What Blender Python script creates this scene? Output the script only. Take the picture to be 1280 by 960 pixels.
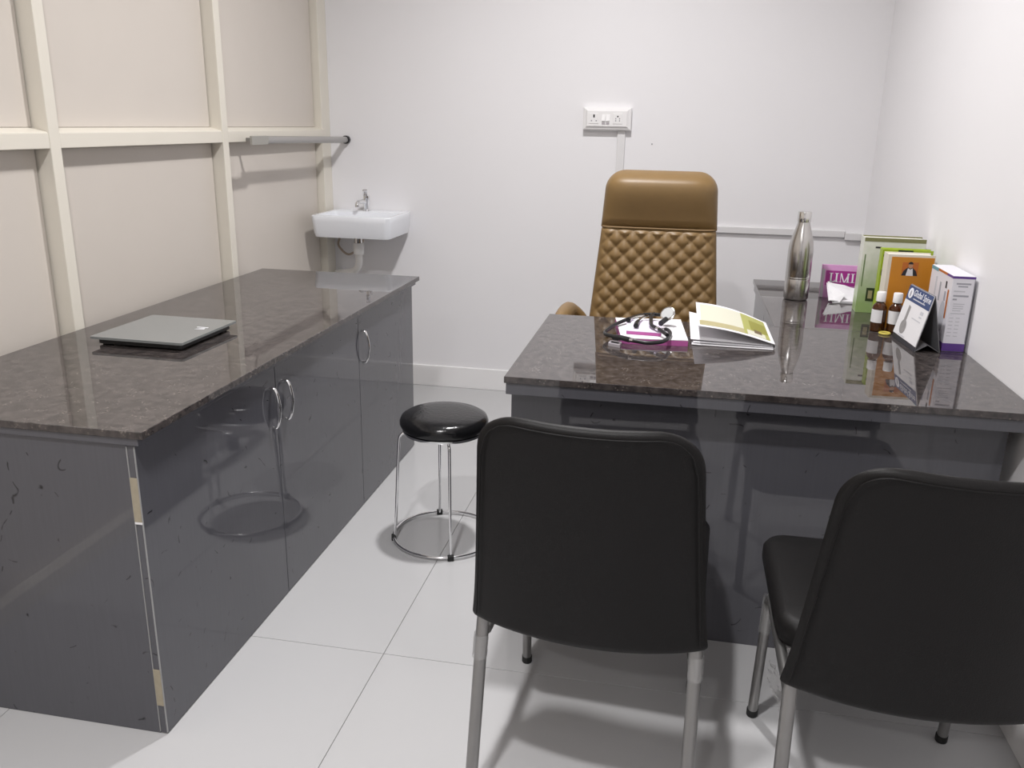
import bpy, bmesh, math, random
from mathutils import Vector, Matrix, noise
random.seed(7)
S = bpy.context.scene
COL = S.collection
for o in list(bpy.data.objects): bpy.data.objects.remove(o)
PI = math.pi
R = math.radians

# ------------------------------------------------------------------ camera
F, PITCH, YAW, ROLL, CAMH = 1068.81, R(16.9507), R(10.7095), R(1.0552), 1.4626
cd = bpy.data.cameras.new('camera'); cam = bpy.data.objects.new('camera', cd); COL.objects.link(cam)
fw = Vector((-math.sin(YAW)*math.cos(PITCH), math.cos(YAW)*math.cos(PITCH), -math.sin(PITCH)))
r0 = Vector((math.cos(YAW), math.sin(YAW), 0)); u0 = r0.cross(fw)
rt = r0*math.cos(ROLL)+u0*math.sin(ROLL); up = -r0*math.sin(ROLL)+u0*math.cos(ROLL)
M = Matrix(((rt.x, up.x, -fw.x, 0), (rt.y, up.y, -fw.y, 0), (rt.z, up.z, -fw.z, CAMH), (0, 0, 0, 1)))
cam.matrix_world = M
cd.sensor_fit = 'HORIZONTAL'; cd.sensor_width = 36; cd.lens = 36*F/1280; cd.clip_start = .02
S.camera = cam
# ------------------------------------------------------------------ world, exposure, lamps' power
w = bpy.data.worlds.new('world'); S.world = w; w.use_nodes = True
w.node_tree.nodes['Background'].inputs[0].default_value = (.8, .8, .82, 1)
w.node_tree.nodes['Background'].inputs[1].default_value = .2
vs = S.view_settings
vs.view_transform = 'Standard'; vs.look = 'None'; vs.gamma = 1; vs.use_curve_mapping = False
vs.exposure = 0.0
LAMP_W = 45.0
LAMPS = [(-.42, 2.97), (-.58, .53), (-.7, -1.93)]  # last lamp is an added fill behind the camera, to lift the shadows
# room
XP, XL, XR, YB, YF, ZC = -1.94, -1.887, .915, 4.58, -3.4, 3.18

# ------------------------------------------------------------------ materials
def nodemat(name):
    m = bpy.data.materials.new(name); m.use_nodes = True
    return m, m.node_tree, m.node_tree.nodes['Principled BSDF']
def mat(name, col, rough=.5, metal=0, spec=.5, bump=0, bscale=200, var=0, vscale=8, coat=0, trans=0, ior=1.45, alpha=1, stretch=None):
    m, t, b = nodemat(name)
    c = (*col, 1) if len(col) == 3 else col
    b.inputs['Base Color'].default_value = c
    b.inputs['Roughness'].default_value = rough; b.inputs['Metallic'].default_value = metal
    b.inputs['Specular IOR Level'].default_value = spec; b.inputs['IOR'].default_value = ior
    b.inputs['Coat Weight'].default_value = coat; b.inputs['Transmission Weight'].default_value = trans
    b.inputs['Alpha'].default_value = alpha
    n, l = t.nodes, t.links
    tc = n.new('ShaderNodeTexCoord'); src = tc.outputs['Object']
    if stretch:
        mp = n.new('ShaderNodeMapping'); mp.inputs['Scale'].default_value = stretch; l.new(src, mp.inputs[0]); src = mp.outputs[0]
    if True:
        nz = n.new('ShaderNodeTexNoise'); nz.inputs['Scale'].default_value = vscale; nz.inputs['Detail'].default_value = 4
        l.new(src, nz.inputs['Vector'])
        mx = n.new('ShaderNodeMix'); mx.data_type = 'RGBA'
        v = max(var, .015)
        mx.inputs['A'].default_value = tuple(max(0, x*(1-v)) for x in c[:3])+(1,)
        mx.inputs['B'].default_value = tuple(min(1, x*(1+v)) for x in c[:3])+(1,)
        l.new(nz.outputs['Fac'], mx.inputs['Factor']); l.new(mx.outputs['Result'], b.inputs['Base Color'])
    if bump:
        nb = n.new('ShaderNodeTexNoise'); nb.inputs['Scale'].default_value = bscale; nb.inputs['Detail'].default_value = 3
        l.new(src, nb.inputs['Vector'])
        bp = n.new('ShaderNodeBump'); bp.inputs['Strength'].default_value = bump; bp.inputs['Distance'].default_value = .002
        l.new(nb.outputs['Fac'], bp.inputs['Height']); l.new(bp.outputs[0], b.inputs['Normal'])
    return m
def emis(name, col, s):
    m, t, b = nodemat(name)
    b.inputs['Base Color'].default_value = (*col, 1); b.inputs['Emission Color'].default_value = (*col, 1); b.inputs['Emission Strength'].default_value = s
    return m
def granite():
    m, t, b = nodemat('granite'); n, l = t.nodes, t.links
    tc = n.new('ShaderNodeTexCoord')
    def nz(scale, det=3):
        k = n.new('ShaderNodeTexNoise'); k.inputs['Scale'].default_value = scale; k.inputs['Detail'].default_value = det
        l.new(tc.outputs['Object'], k.inputs['Vector']); return k.outputs['Fac']
    def ramp(src, p0, p1, c0, c1):
        r = n.new('ShaderNodeValToRGB'); e = r.color_ramp.elements
        e[0].position, e[1].position = p0, p1; e[0].color, e[1].color = (*c0, 1), (*c1, 1)
        l.new(src, r.inputs[0]); return r.outputs[0]
    base = ramp(nz(45), .35, .7, (.030, .026, .026), (.078, .066, .063))
    vo = n.new('ShaderNodeTexVoronoi'); vo.inputs['Scale'].default_value = 120; l.new(tc.outputs['Object'], vo.inputs['Vector'])
    f1 = ramp(vo.outputs['Distance'], .08, .40, (1, 1, 1), (0, 0, 0))
    f2 = ramp(nz(24, 2), .47, .60, (0, 0, 0), (1, 1, 1))
    mu = n.new('ShaderNodeMath'); mu.operation = 'MULTIPLY'; l.new(f1, mu.inputs[0]); l.new(f2, mu.inputs[1])
    mx = n.new('ShaderNodeMix'); mx.data_type = 'RGBA'; l.new(mu.outputs[0], mx.inputs['Factor'])
    l.new(base, mx.inputs['A']); mx.inputs['B'].default_value = (.165, .14, .125, 1)
    l.new(mx.outputs['Result'], b.inputs['Base Color'])
    b.inputs['Roughness'].default_value = .02; b.inputs['IOR'].default_value = 1.58
    return m
def laminate():
    m, t, b = nodemat('slate_laminate'); n, l = t.nodes, t.links
    tc = n.new('ShaderNodeTexCoord')
    def nz(scale, det=2, dist=0, vec=None):
        k = n.new('ShaderNodeTexNoise'); k.inputs['Scale'].default_value = scale; k.inputs['Detail'].default_value = det
        k.inputs['Distortion'].default_value = dist; l.new(vec or tc.outputs['Object'], k.inputs['Vector']); return k.outputs['Fac']
    def ramp(src, pts):
        r = n.new('ShaderNodeValToRGB'); e = r.color_ramp.elements
        while len(e) < len(pts): e.new(.5)
        for k, (p, v) in enumerate(pts): e[k].position = p; e[k].color = (v, v, v, 1)
        l.new(src, r.inputs[0]); return r.outputs[0]
    mp = n.new('ShaderNodeMapping'); mp.inputs['Rotation'].default_value = (.5, .4, .6); l.new(tc.outputs['Object'], mp.inputs[0])
    lines = ramp(nz(9, 1, .25, mp.outputs[0]), [(.491, 0), (.499, 1), (.501, 1), (.509, 0)])
    mask = ramp(nz(30, 1), [(.615, 0), (.66, 1)])
    mu = n.new('ShaderNodeMath'); mu.operation = 'MULTIPLY'; l.new(lines, mu.inputs[0]); l.new(mask, mu.inputs[1])
    mp2 = n.new('ShaderNodeMapping'); mp2.inputs['Scale'].default_value = (1, 1, .06); l.new(tc.outputs['Object'], mp2.inputs[0])
    grain = nz(160, 2, 0, mp2.outputs[0])
    g = n.new('ShaderNodeMix'); g.data_type = 'RGBA'; l.new(grain, g.inputs['Factor'])
    g.inputs['A'].default_value = (.078, .078, .089, 1); g.inputs['B'].default_value = (.089, .089, .101, 1)
    mx = n.new('ShaderNodeMix'); mx.data_type = 'RGBA'; l.new(mu.outputs[0], mx.inputs['Factor'])
    l.new(g.outputs['Result'], mx.inputs['A']); mx.inputs['B'].default_value = (.009, .009, .011, 1)
    l.new(mx.outputs['Result'], b.inputs['Base Color'])
    b.inputs['Roughness'].default_value = .035; b.inputs['IOR'].default_value = 1.52
    return m
def printcover(name, lo, hi, z0, z1, rough=.3):
    m, t, b = nodemat(name); n, l = t.nodes, t.links
    tc = n.new('ShaderNodeTexCoord'); sx = n.new('ShaderNodeSeparateXYZ'); l.new(tc.outputs['Object'], sx.inputs[0])
    mr = n.new('ShaderNodeMapRange'); mr.inputs['From Min'].default_value = z0; mr.inputs['From Max'].default_value = z1
    l.new(sx.outputs['Z'], mr.inputs['Value'])
    nz = n.new('ShaderNodeTexNoise'); nz.inputs['Scale'].default_value = 30; l.new(tc.outputs['Object'], nz.inputs['Vector'])
    ad = n.new('ShaderNodeMath'); ad.operation = 'MULTIPLY_ADD'; ad.inputs[1].default_value = .5; l.new(nz.outputs['Fac'], ad.inputs[0]); 
    sb = n.new('ShaderNodeMath'); sb.operation = 'SUBTRACT'; sb.inputs[1].default_value = .25; l.new(mr.outputs[0], sb.inputs[0]); l.new(sb.outputs[0], ad.inputs[2])
    mx = n.new('ShaderNodeMix'); mx.data_type = 'RGBA'; mx.clamp_factor = True; l.new(ad.outputs[0], mx.inputs['Factor'])
    mx.inputs['A'].default_value = (*lo, 1); mx.inputs['B'].default_value = (*hi, 1)
    l.new(mx.outputs['Result'], b.inputs['Base Color']); b.inputs['Roughness'].default_value = rough
    return m
WALL = mat('white_wall_paint', (.835, .825, .84), .45, bump=.04, bscale=90, var=.012, vscale=3)
CEIL = mat('white_ceiling_paint', (.87, .86, .86), .7)
CREAMP = mat('cream_laminate_panel', (.62, .57, .515), .35, var=.02, vscale=5)
CREAMF = mat('cream_painted_aluminium', (.74, .70, .615), .35, var=.02)
TILE = mat('vitrified_tile', (.475, .473, .477), .16, var=.02, vscale=2.5)
GROUT = mat('grey_grout', (.38, .37, .36), .8)
SKIRT = mat('white_skirting_tile', (.88, .87, .87), .25)
GRAN = granite(); LAM = laminate()
EDGE = mat('pale_edge_band', (.30, .30, .30), .3)
TAPE = mat('beige_masking_tape', (.33, .29, .215), .7, var=.15, vscale=60)
CHROME = mat('chrome', (.80, .80, .81), .10, 1)
STEEL = mat('brushed_steel', (.56, .545, .53), .24, 1, bump=.05, bscale=60, stretch=(1, 1, .05))
STEELS = mat('polished_steel', (.70, .69, .68), .14, 1)
LEGM = mat('satin_grey_tube', (.30, .295, .29), .34, .9, var=.06, vscale=30)
BLK = mat('black_leatherette', (.0085, .0078, .0078),   .46, spec=.22, bump=.25, bscale=450, var=.08, vscale=40)
BLKG = mat('glossy_black_vinyl', (.008, .008, .009), .20, bump=.5, bscale=70)
RUB = mat('black_rubber', (.010, .010, .010), .6)
BPL = mat('black_plastic', (.012, .012, .013), .35)
TAN = mat('tan_leather', (.195, .120, .046), .43, bump=.12, bscale=500, var=.07, vscale=25)
TANS = mat('tan_stitch', (.26, .17, .085), .6)
PORC = mat('white_porcelain', (.84, .86, .90), .10, coat=.4)
PVC = mat('white_pvc', (.76, .75, .73), .4)
HOSE = mat('braided_hose', (.45, .37, .30), .45, .3)
WPL = mat('white_plastic', (.84, .83, .83), .30)
DARK = mat('dark_recess', (.012, .012, .012), .7)
TRUNK = mat('white_pvc_trunking', (.74, .73, .735), .40)
GLASSG = mat('grey_tempered_glass', (.20, .21, .207), .10)
PAPER = mat('white_paper', (.76, .75, .77), .7, bump=.05, bscale=60)
PAGES = mat('page_edges', (.78, .76, .70), .8, bump=.3, bscale=300, stretch=(.1, 1, 1))
PINK = mat('pink_page_edge', (.50, .115, .36), .7, bump=.3, bscale=300, stretch=(.05, .05, 3))
PINKL = mat('pale_lilac_paper', (.72, .64, .78), .6)
INK = mat('black_ink', (.02, .02, .025), .6)
INKG = mat('grey_ink', (.36, .36, .40), .6)
INKL = mat('pale_grey_ink', (.55, .55, .59), .6)
WINK = mat('white_ink', (.82, .82, .86), .6)
GREYI = mat('grey_inside_page', (.30, .30, .32), .7)
OLIVEP = mat('olive_print', (.36, .36, .10), .5); OLIVED = mat('deep_olive_print', (.25, .24, .035), .5)
CREAMI = mat('cream_print', (.60, .59, .48), .5); TANP = mat('straw_print', (.40, .355, .19), .5); BROWNP = mat('brown_print', (.13, .09, .04), .5)
COVG = printcover('pale_green_cover', (.34, .48, .19), (.74, .75, .68), .03, .21)
OLIVC = mat('olive_board', (.20, .20, .09), .5)
LIME = mat('lime_cover', (.34, .46, .03), .35, var=.25, vscale=25)
DKGREEN = mat('dark_green_print', (.035, .055, .02), .5, var=.5, vscale=60)
ORANGE = mat('orange_cover', (.58, .23, .018), .32, var=.12, vscale=12)
ORED = mat('burnt_orange_print', (.50, .14, .02), .4)
SKIN = mat('skin_print', (.52, .27, .15), .6)
CREAMC = mat('cream_cover', (.72, .67, .57), .5)
PURP = mat('purple_print', (.36, .035, .25), .35); LILAC = mat('lilac_pack', (.58, .28, .52), .3, var=.15, vscale=20)
GREYP = mat('grey_foil', (.42, .39, .42), .35)
BLUEH = mat('navy_header', (.028, .055, .16), .4)
CARD = mat('grey_card', (.20, .20, .215), .6); CARDI = mat('dark_card', (.028, .028, .036), .5)
CARTON = mat('white_carton', (.76, .75, .80), .35)
VIOLET = mat('violet_print', (.115, .05, .26), .4); TEAL = mat('teal_print', (.15, .36, .42), .4)
GREYART = mat('grey_tool_print', (.30, .29, .29), .5, var=.3, vscale=60); 
AMBER = mat('amber_glass', (.17, .055, .012), .06, trans=.75, ior=1.5)
SYRUP = mat('dark_syrup', (.05, .014, .006), .3)
YEL = mat('yellow_plastic', (.62, .52, .10), .35)
FILM = mat('clear_plastic_film', (.86, .86, .86), .16, trans=.75, ior=1.2, bump=.9, bscale=90, alpha=.5)
LENS = emis('lit_diffuser', (1, .98, .96), 6)

# ------------------------------------------------------------------ helpers
WM = {}
def finish(name, bm, m, parent=None, smooth=False, world=True):
    me = bpy.data.meshes.new(name); bmesh.ops.recalc_face_normals(bm, faces=bm.faces); bm.to_mesh(me); bm.free()
    for k in (m if isinstance(m, (list, tuple)) else [m]): me.materials.append(k)
    o = bpy.data.objects.new(name, me); COL.objects.link(o)
    if smooth:
        me.polygons.foreach_set('use_smooth', [True]*len(me.polygons))
        me.set_sharp_from_angle(angle=R(38))
    if parent is not None:
        o.parent = parent
        WM[o.name] = WM[parent.name]
        if world: me.transform(WM[parent.name].inverted())
    else: WM[o.name] = Matrix.Identity(4)
    return o
def tag(o, label=None, cat=None, group=None, kind=None):
    if label: o['label'] = label
    if cat: o['category'] = cat
    if group: o['group'] = group
    if kind: o['kind'] = kind
    return o
def thing(name, loc, label, cat, rz=0, group=None):
    o = bpy.data.objects.new(name, None); COL.objects.link(o); o.empty_display_size = .05
    o.location = loc; o.rotation_euler = (0, 0, rz)
    WM[o.name] = Matrix.Translation(Vector(loc)) @ Matrix.Rotation(rz, 4, 'Z')
    return tag(o, label, cat, group)
def struct(name, bm, m, label, cat=None, smooth=False):
    o = finish(name, bm, m, None, smooth); return tag(o, label, cat or name.split('_')[0], None, 'structure')
def box(bm, x0, x1, y0, y1, z0, z1, bev=0, seg=1, mi=0, mtx=None):
    r = bmesh.ops.create_cube(bm, size=1)
    vsx = r['verts']
    for v in vsx: v.co = Vector((x0+(v.co.x+.5)*(x1-x0), y0+(v.co.y+.5)*(y1-y0), z0+(v.co.z+.5)*(z1-z0)))
    fs = set(f for v in vsx for f in v.link_faces)
    for f in fs: f.material_index = mi
    if bev:
        es = list(set(e for v in vsx for e in v.link_edges))
        rr = bmesh.ops.bevel(bm, geom=es, offset=bev, segments=seg, affect='EDGES', profile=.5)
        for f in rr['faces']: f.material_index = mi
        vsx = list(set(v for f in rr['faces'] for v in f.verts) | set(v for f in fs if f.is_valid for v in f.verts))
    if mtx is not None: bmesh.ops.transform(bm, matrix=mtx, verts=vsx)
    return vsx
def boxo(name, dims, m, parent=None, bev=.001, seg=1, mtx=None, world=True):
    bm = bmesh.new(); box(bm, *dims, bev=bev, seg=seg, mtx=mtx); return finish(name, bm, m, parent, False, world)
def rings(bm, rs, closed=True, cap0=True, cap1=True):
    vv = [[bm.verts.new(p) for p in r] for r in rs]
    n = len(rs[0])
    for a, b in zip(vv[:-1], vv[1:]):
        for i in range(n if closed else n-1):
            j = (i+1) % n
            bm.faces.new((a[i], a[j], b[j], b[i]))
    if cap0: bm.faces.new(vv[0][::-1])
    if cap1: bm.faces.new(vv[-1])
    return vv
def smooth_path(pts, k=6):
    P = [Vector(p) for p in pts]; out = []
    for i in range(len(P)-1):
        p0 = P[max(i-1, 0)]; p1 = P[i]; p2 = P[i+1]; p3 = P[min(i+2, len(P)-1)]
        for s in range(k):
            t = s/k
            out.append(.5*((2*p1)+(-p0+p2)*t+(2*p0-5*p1+4*p2-p3)*t*t+(-p0+3*p1-3*p2+p3)*t**3))
    out.append(P[-1]); return out
def fillet(pts, r, k=5):
    P = [Vector(p) for p in pts]; out = [P[0]]
    for a, b, c in zip(P[:-2], P[1:-1], P[2:]):
        d = min(r, (a-b).length*.49, (c-b).length*.49)
        p, q = b+(a-b).normalized()*d, b+(c-b).normalized()*d
        for s in range(k+1):
            t = s/k; out.append(p*(1-t)**2+b*2*t*(1-t)+q*t*t)
    out.append(P[-1]); return out
def tube(bm, pts, rad, n=10, closed=False, cap=True):
    P = [Vector(p) for p in pts]; N = len(P); rs = []; ref = None
    for i, p in enumerate(P):
        if closed: t = (P[(i+1) % N]-P[i-1])
        else: t = P[min(i+1, N-1)]-P[max(i-1, 0)]
        t.normalize()
        if ref is None:
            ref = Vector((0, 0, 1)) if abs(t.z) < .9 else Vector((1, 0, 0))
        ref = (ref-t*ref.dot(t)).normalized(); bn = t.cross(ref)
        rr = rad(i/(N-1)) if callable(rad) else rad
        ra, rb = rr if isinstance(rr, tuple) else (rr, rr)
        rs.append([p+ref*math.cos(2*PI*k/n)*ra+bn*math.sin(2*PI*k/n)*rb for k in range(n)])
    if closed:
        rs.append(rs[0]); vv = [[bm.verts.new(q) for q in r] for r in rs[:-1]]
        for i in range(N):
            a, b = vv[i], vv[(i+1) % N]
            for k in range(n): bm.faces.new((a[k], a[(k+1) % n], b[(k+1) % n], b[k]))
    else: rings(bm, rs, True, cap, cap)
def tubeo(name, pts, rad, m, parent=None, n=10, closed=False, world=True):
    bm = bmesh.new(); tube(bm, pts, rad, n, closed); return finish(name, bm, m, parent, True, world)
def lathe(bm, prof, c=(0, 0, 0), n=32, mtx=None):
    rs = [[Vector((c[0]+r*math.cos(2*PI*k/n), c[1]+r*math.sin(2*PI*k/n), c[2]+z)) for k in range(n)] for r, z in prof]
    vv = rings(bm, rs)
    if mtx is not None: bmesh.ops.transform(bm, matrix=mtx, verts=[v for r in vv for v in r])
def latheo(name, prof, c, m, parent=None, n=32, mtx=None, world=True):
    bm = bmesh.new(); lathe(bm, prof, c, n, mtx); return finish(name, bm, m, parent, True, world)
def rrect(x0, x1, y0, y1, r, z, k=6):
    out = []
    for cx, cy, a0 in ((x1-r, y1-r, 0), (x0+r, y1-r, 90), (x0+r, y0+r, 180), (x1-r, y0+r, 270)):
        for s in range(k+1):
            a = R(a0+90*s/k); out.append(Vector((cx+r*math.cos(a), cy+r*math.sin(a), z)))
    return out
def flat(bm, pts, d, mi=0):
    """prism: polygon pts extruded by vector d"""
    a = [bm.verts.new(Vector(p)) for p in pts]; b = [bm.verts.new(Vector(p)+Vector(d)) for p in pts]
    n = len(pts); fs = [bm.faces.new(a[::-1]), bm.faces.new(b)]
    for i in range(n): fs.append(bm.faces.new((a[i], a[(i+1) % n], b[(i+1) % n], b[i])))
    for f in fs: f.material_index = mi
def flato(name, pts, d, m, parent, world=True):
    bm = bmesh.new(); flat(bm, pts, d); return finish(name, bm, m, parent, False, world)
def sheet(name, fn, nu, nv, th, m, parent, smooth=True):
    """thin curved sheet with thickness; fn(u,v)->Vector"""
    bm = bmesh.new()
    top = [[bm.verts.new(fn(i/nu, j/nv)+Vector((0, 0, th/2))) for j in range(nv+1)] for i in range(nu+1)]
    bot = [[bm.verts.new(fn(i/nu, j/nv)-Vector((0, 0, th/2))) for j in range(nv+1)] for i in range(nu+1)]
    for i in range(nu):
        for j in range(nv):
            bm.faces.new((top[i][j], top[i+1][j], top[i+1][j+1], top[i][j+1])); bm.faces.new((bot[i][j], bot[i][j+1], bot[i+1][j+1], bot[i+1][j]))
    for i in range(nu):
        bm.faces.new((top[i][0], bot[i][0], bot[i+1][0], top[i+1][0])); bm.faces.new((top[i][nv], top[i+1][nv], bot[i+1][nv], bot[i][nv]))
    for j in range(nv):
        bm.faces.new((top[0][j], top[0][j+1], bot[0][j+1], bot[0][j])); bm.faces.new((top[nu][j], bot[nu][j], bot[nu][j+1], top[nu][j+1]))
    return finish(name, bm, m, parent, smooth)
def texto(name, body, size, mtx, m, parent, ext=.0003, italic=0, align='CENTER'):
    cu = bpy.data.curves.new(name, 'FONT'); cu.body = body; cu.size = size; cu.extrude = ext; cu.align_x = align; cu.align_y = 'CENTER'; cu.shear = italic
    cu.resolution_u = 3
    ob = bpy.data.objects.new('tmp_text', cu); COL.objects.link(ob)
    bpy.context.view_layer.update()
    me = bpy.data.meshes.new_from_object(ob.evaluated_get(bpy.context.evaluated_depsgraph_get()))
    bpy.data.objects.remove(ob)
    me.name = name; me.materials.clear(); me.materials.append(m); me.transform(mtx)
    if parent is not None: me.transform(WM[parent.name].inverted())
    o = bpy.data.objects.new(name, me); COL.objects.link(o); o.parent = parent; WM[o.name] = WM[parent.name]
    return o
def copyo(o, parent, dx=(0, 0, 0)):
    c = o.copy(); COL.objects.link(c); c.parent = parent; c.location = Vector(o.location)+Vector(dx); WM[c.name] = WM[parent.name]; return c

# ------------------------------------------------------------------ room shell
bm = bmesh.new(); box(bm, XP-.06, XR+.1, YF-.1, YB+.1, -.06, -.004)
floor = struct('floor', bm, GROUT, 'large pale grey polished floor tiles with thin joints', 'floor')
TX, TY, TP, TPY = -.742, 2.018, .857, 1.714
tile_me = {}
for i in range(-2, 3):
    for j in range(-4, 3):
        x0, y0 = TX+i*TP, TY+j*TPY
        a0, a1, b0, b1 = max(x0, XP), min(x0+TP, XR), max(y0, YF), min(y0+TPY, YB)
        if a1-a0 < .02 or b1-b0 < .02: continue
        key = (round(a1-a0, 4), round(b1-b0, 4)); g = .001
        if key not in tile_me:
            t = boxo('floor_tile', (g, a1-a0-g, g, b1-b0-g, -.012, 0), TILE, floor, bev=.0006); tile_me[key] = t
            t.location = (a0, b0, 0)
        else:
            t = tile_me[key].copy(); COL.objects.link(t); t.parent = floor; t.location = (a0, b0, 0)
bm = bmesh.new(); box(bm, XP-.06, XR+.1, YF-.1, YB+.1, ZC, ZC+.08)
struct('ceiling', bm, CEIL, 'plain white ceiling over the consulting room', 'ceiling')
bm = bmesh.new(); box(bm, XP-.06, XR+.1, YB, YB+.1, -.004, ZC)
wb = struct('wall_back', bm, WALL, 'smooth white painted wall behind the brown swivel chair', 'wall')
boxo('screw_plug', (-.166, -.160, YB-.003, YB, 1.371, 1.377), GREYI, wb, 0)
bm = bmesh.new(); box(bm, XR, XR+.1, YF, YB, -.004, ZC)
struct('wall_right', bm, WALL, 'smooth white painted side wall beside the books', 'wall')
bm = bmesh.new(); box(bm, XP-.06, XR+.1, YF-.1, YF, -.004, ZC)
struct('wall_front', bm, WALL, 'white painted wall opposite the washbasin wall', 'wall')
bm = bmesh.new(); box(bm, XP, XR, YB-.012, YB, 0, .122, .002)
struct('baseboard_back', bm, SKIRT, 'white skirting tile along the washbasin wall', 'baseboard')
bm = bmesh.new(); box(bm, XR-.012, XR, YF, YB-.012, 0, .10, .002)
struct('baseboard_right', bm, SKIRT, 'white skirting along the side wall by the desk', 'baseboard')
# partition
bm = bmesh.new(); box(bm, XP-.06, XP-.02, YF, YB, -.004, ZC)
wl = struct('wall_left', bm, CREAMP, 'cream panelled partition of aluminium posts and flush boards', 'partition wall')
PY = [2.375+1.0295*k for k in range(-5, 2)]           # left edges of the posts
PWID = .047
edges = [(YF, YF+PWID)]+[(p, p+PWID) for p in PY]+[(4.468, YB)]
edges = [e for e in edges if e[0] >= YF]; edges.sort()
for (a, b) in edges:
    boxo('post', (XP-.02, XL if b < YB else XL-.012, a, b, 0, ZC), CREAMF, wl, .0025, 2)
rails = [(0.0, .06), (1.364, 1.411), (2.42, 2.465), (ZC-.05, ZC)]
for (a, b), (c, d) in zip(edges[:-1], edges[1:]):
    for (z0, z1) in rails: boxo('rail', (XP-.02, XL-.0015, b, c, z0, z1), CREAMF, wl, .0025, 2)
    flato('sloped_bead', [(XP-.001, b, 1.4112), (XL-.004, b, 1.4112), (XL-.007, b, 1.4135), (XP-.001, b, 1.4250)], (0, c-b, 0), CREAMF, wl)
    for (r1, r2) in zip(rails[:-1], rails[1:]):
        boxo('panel', (XP-.02, XP, b+.001, c-.006, r1[1]+(.015 if r1[0] == 1.364 else .001), r2[0]-.003), CREAMP, wl, .001)
# ------------------------------------------------------------------ ceiling downlights
for k, (x, y) in enumerate(LAMPS):
    t = thing('ceiling_downlight', (x, y, ZC-.03), ['round white ceiling downlight above the washbasin end', 'round white ceiling downlight above the visitor end', 'added round fill downlight, unseen behind the camera'][k], 'ceiling light', 0, 'ceiling downlights')
    latheo('trim_ring', [(.088, .03), (.112, .03), (.112, .012), (.104, .004), (.090, .002), (.088, .006)], (x, y, ZC-.03), WPL, t)
    latheo('diffuser', [(.001, .014), (.087, .014), (.087, .010), (.001, .010)], (x, y, ZC-.03), LENS, t)
    ld = bpy.data.lights.new('downlight_lamp', 'AREA'); ld.shape = 'DISK'; ld.size = .16; ld.energy = LAMP_W*(1, 1.0, .7)[k]; ld.spread = R(150); ld.color = (1, .985, .985)
    lo = bpy.data.objects.new('lamp', ld); COL.objects.link(lo); lo.parent = t; lo.location = (0, 0, -.004)

# ------------------------------------------------------------------ left storage counter
CX0, CX1, CY0, CY1, CZ = XL+.004, -1.150, 1.583, 3.627, .765
cab = thing('storage_cabinet', (-1.52, 2.6, 0), 'long low slate grey laminate cabinet with chrome pulls under granite', 'cabinet')
boxo('carcass', (CX0, CX1-.02, CY0+.019, CY1-.018, .004, CZ), LAM, cab)
boxo('end_panel', (CX0, CX1-.0205, CY0, CY0+.018, 0, CZ), LAM, cab)
boxo('end_panel', (CX0, CX1-.0205, CY1-.018, CY1, 0, CZ), LAM, cab)
seams = [CY0, 2.270, 2.957, CY1]
hnd = [(2.238, 0), (2.325, 1), (2.998, 1)]
for k in range(3):
    a, b = seams[k]+(.0015 if k else 0), seams[k+1]-(.0015 if k < 2 else 0)
    d = boxo('door', (CX1-.018, CX1, a, b, .003, CZ-.002), LAM, cab, .0008)
    y = hnd[k][0]; z0, z1 = .578, .698
    pts = [(CX1-.001, y, z0), (CX1+.012, y, z0), (CX1+.021, y, z0+.022), (CX1+.026, y, (z0+z1)/2), (CX1+.021, y, z1-.022), (CX1+.012, y, z1), (CX1-.001, y, z1)]
    tag(tubeo('handle', smooth_path(pts, 5), (.0042, .0068), CHROME, d, 10), 'curved chrome pull handle')
bm = bmesh.new()
for x in (CX1-.0195, CX1-.0008): box(bm, x-.001, x+.0012, CY0-.0012, CY0+.002, .006, CZ-.004)
tag(finish('edge_band', bm, EDGE, cab), 'pale unfinished edging strip')
for (z0, z1) in ((.577, .686), (.083, .185)):
    tag(boxo('tape_strip', (CX1-.0195, CX1-.0012, CY0-.0024, CY0-.0002, z0, z1), TAPE, cab, .0005), 'beige masking tape')
boxo('tape_edge', (CX1-.0185, CX1-.0005, CY0-.0030, CY0-.0002, .572, .577), PAPER, cab, 0)
ct = thing('granite_countertop', (-1.52, 2.6, CZ), 'polished brown granite slab on top of the long cabinet', 'countertop')
boxo('support_strip', (XL+.004, -1.136, 1.578, 3.640, CZ, .782), LAM, ct)
boxo('slab', (XL+.010, -1.1216, 1.5749, 3.6526, .782, .80), GRAN, ct, .0012)

# ------------------------------------------------------------------ desk
ZS = .748
dk = thing('doctor_desk', (.23, 2.6, 0), 'slate grey laminate L-shaped desk with wide modesty panel', 'desk')
boxo('modesty_panel', (-.434, .878, 2.290, 2.308, 0, ZS), LAM, dk)
boxo('side_panel', (-.434, -.416, 2.3085, 2.99, 0, ZS), LAM, dk)
boxo('fascia', (-.4345, XR-.004, 2.206, 2.224, ZS, .781), LAM, dk)
boxo('subtop', (-.4345, XR-.004, 2.2245, 3.03, ZS+.001, .781), LAM, dk)
boxo('subtop', (.36, XR-.004, 3.0305, 4.018, ZS+.001, .781), LAM, dk)
ped = boxo('pedestal', (.385, XR-.013, 3.06, 4.00, 0, ZS), LAM, dk)
for k in range(2):
    a = 3.08+k*.455
    d = boxo('pedestal_door', (.366, .3845, a, a+.45, .01, ZS-.004), LAM, dk)
    y = a+(.41 if k == 0 else .04)
    tubeo('handle', smooth_path([(.367, y, .50), (.354, y, .50), (.337, y, .56), (.354, y, .62), (.367, y, .62)], 5), (.0042, .0068), CHROME, d, 8)
dt = thing('granite_desktop', (.23, 2.6, .781), 'polished dark granite L-shaped top holding the books and stethoscope', 'desktop')
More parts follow.
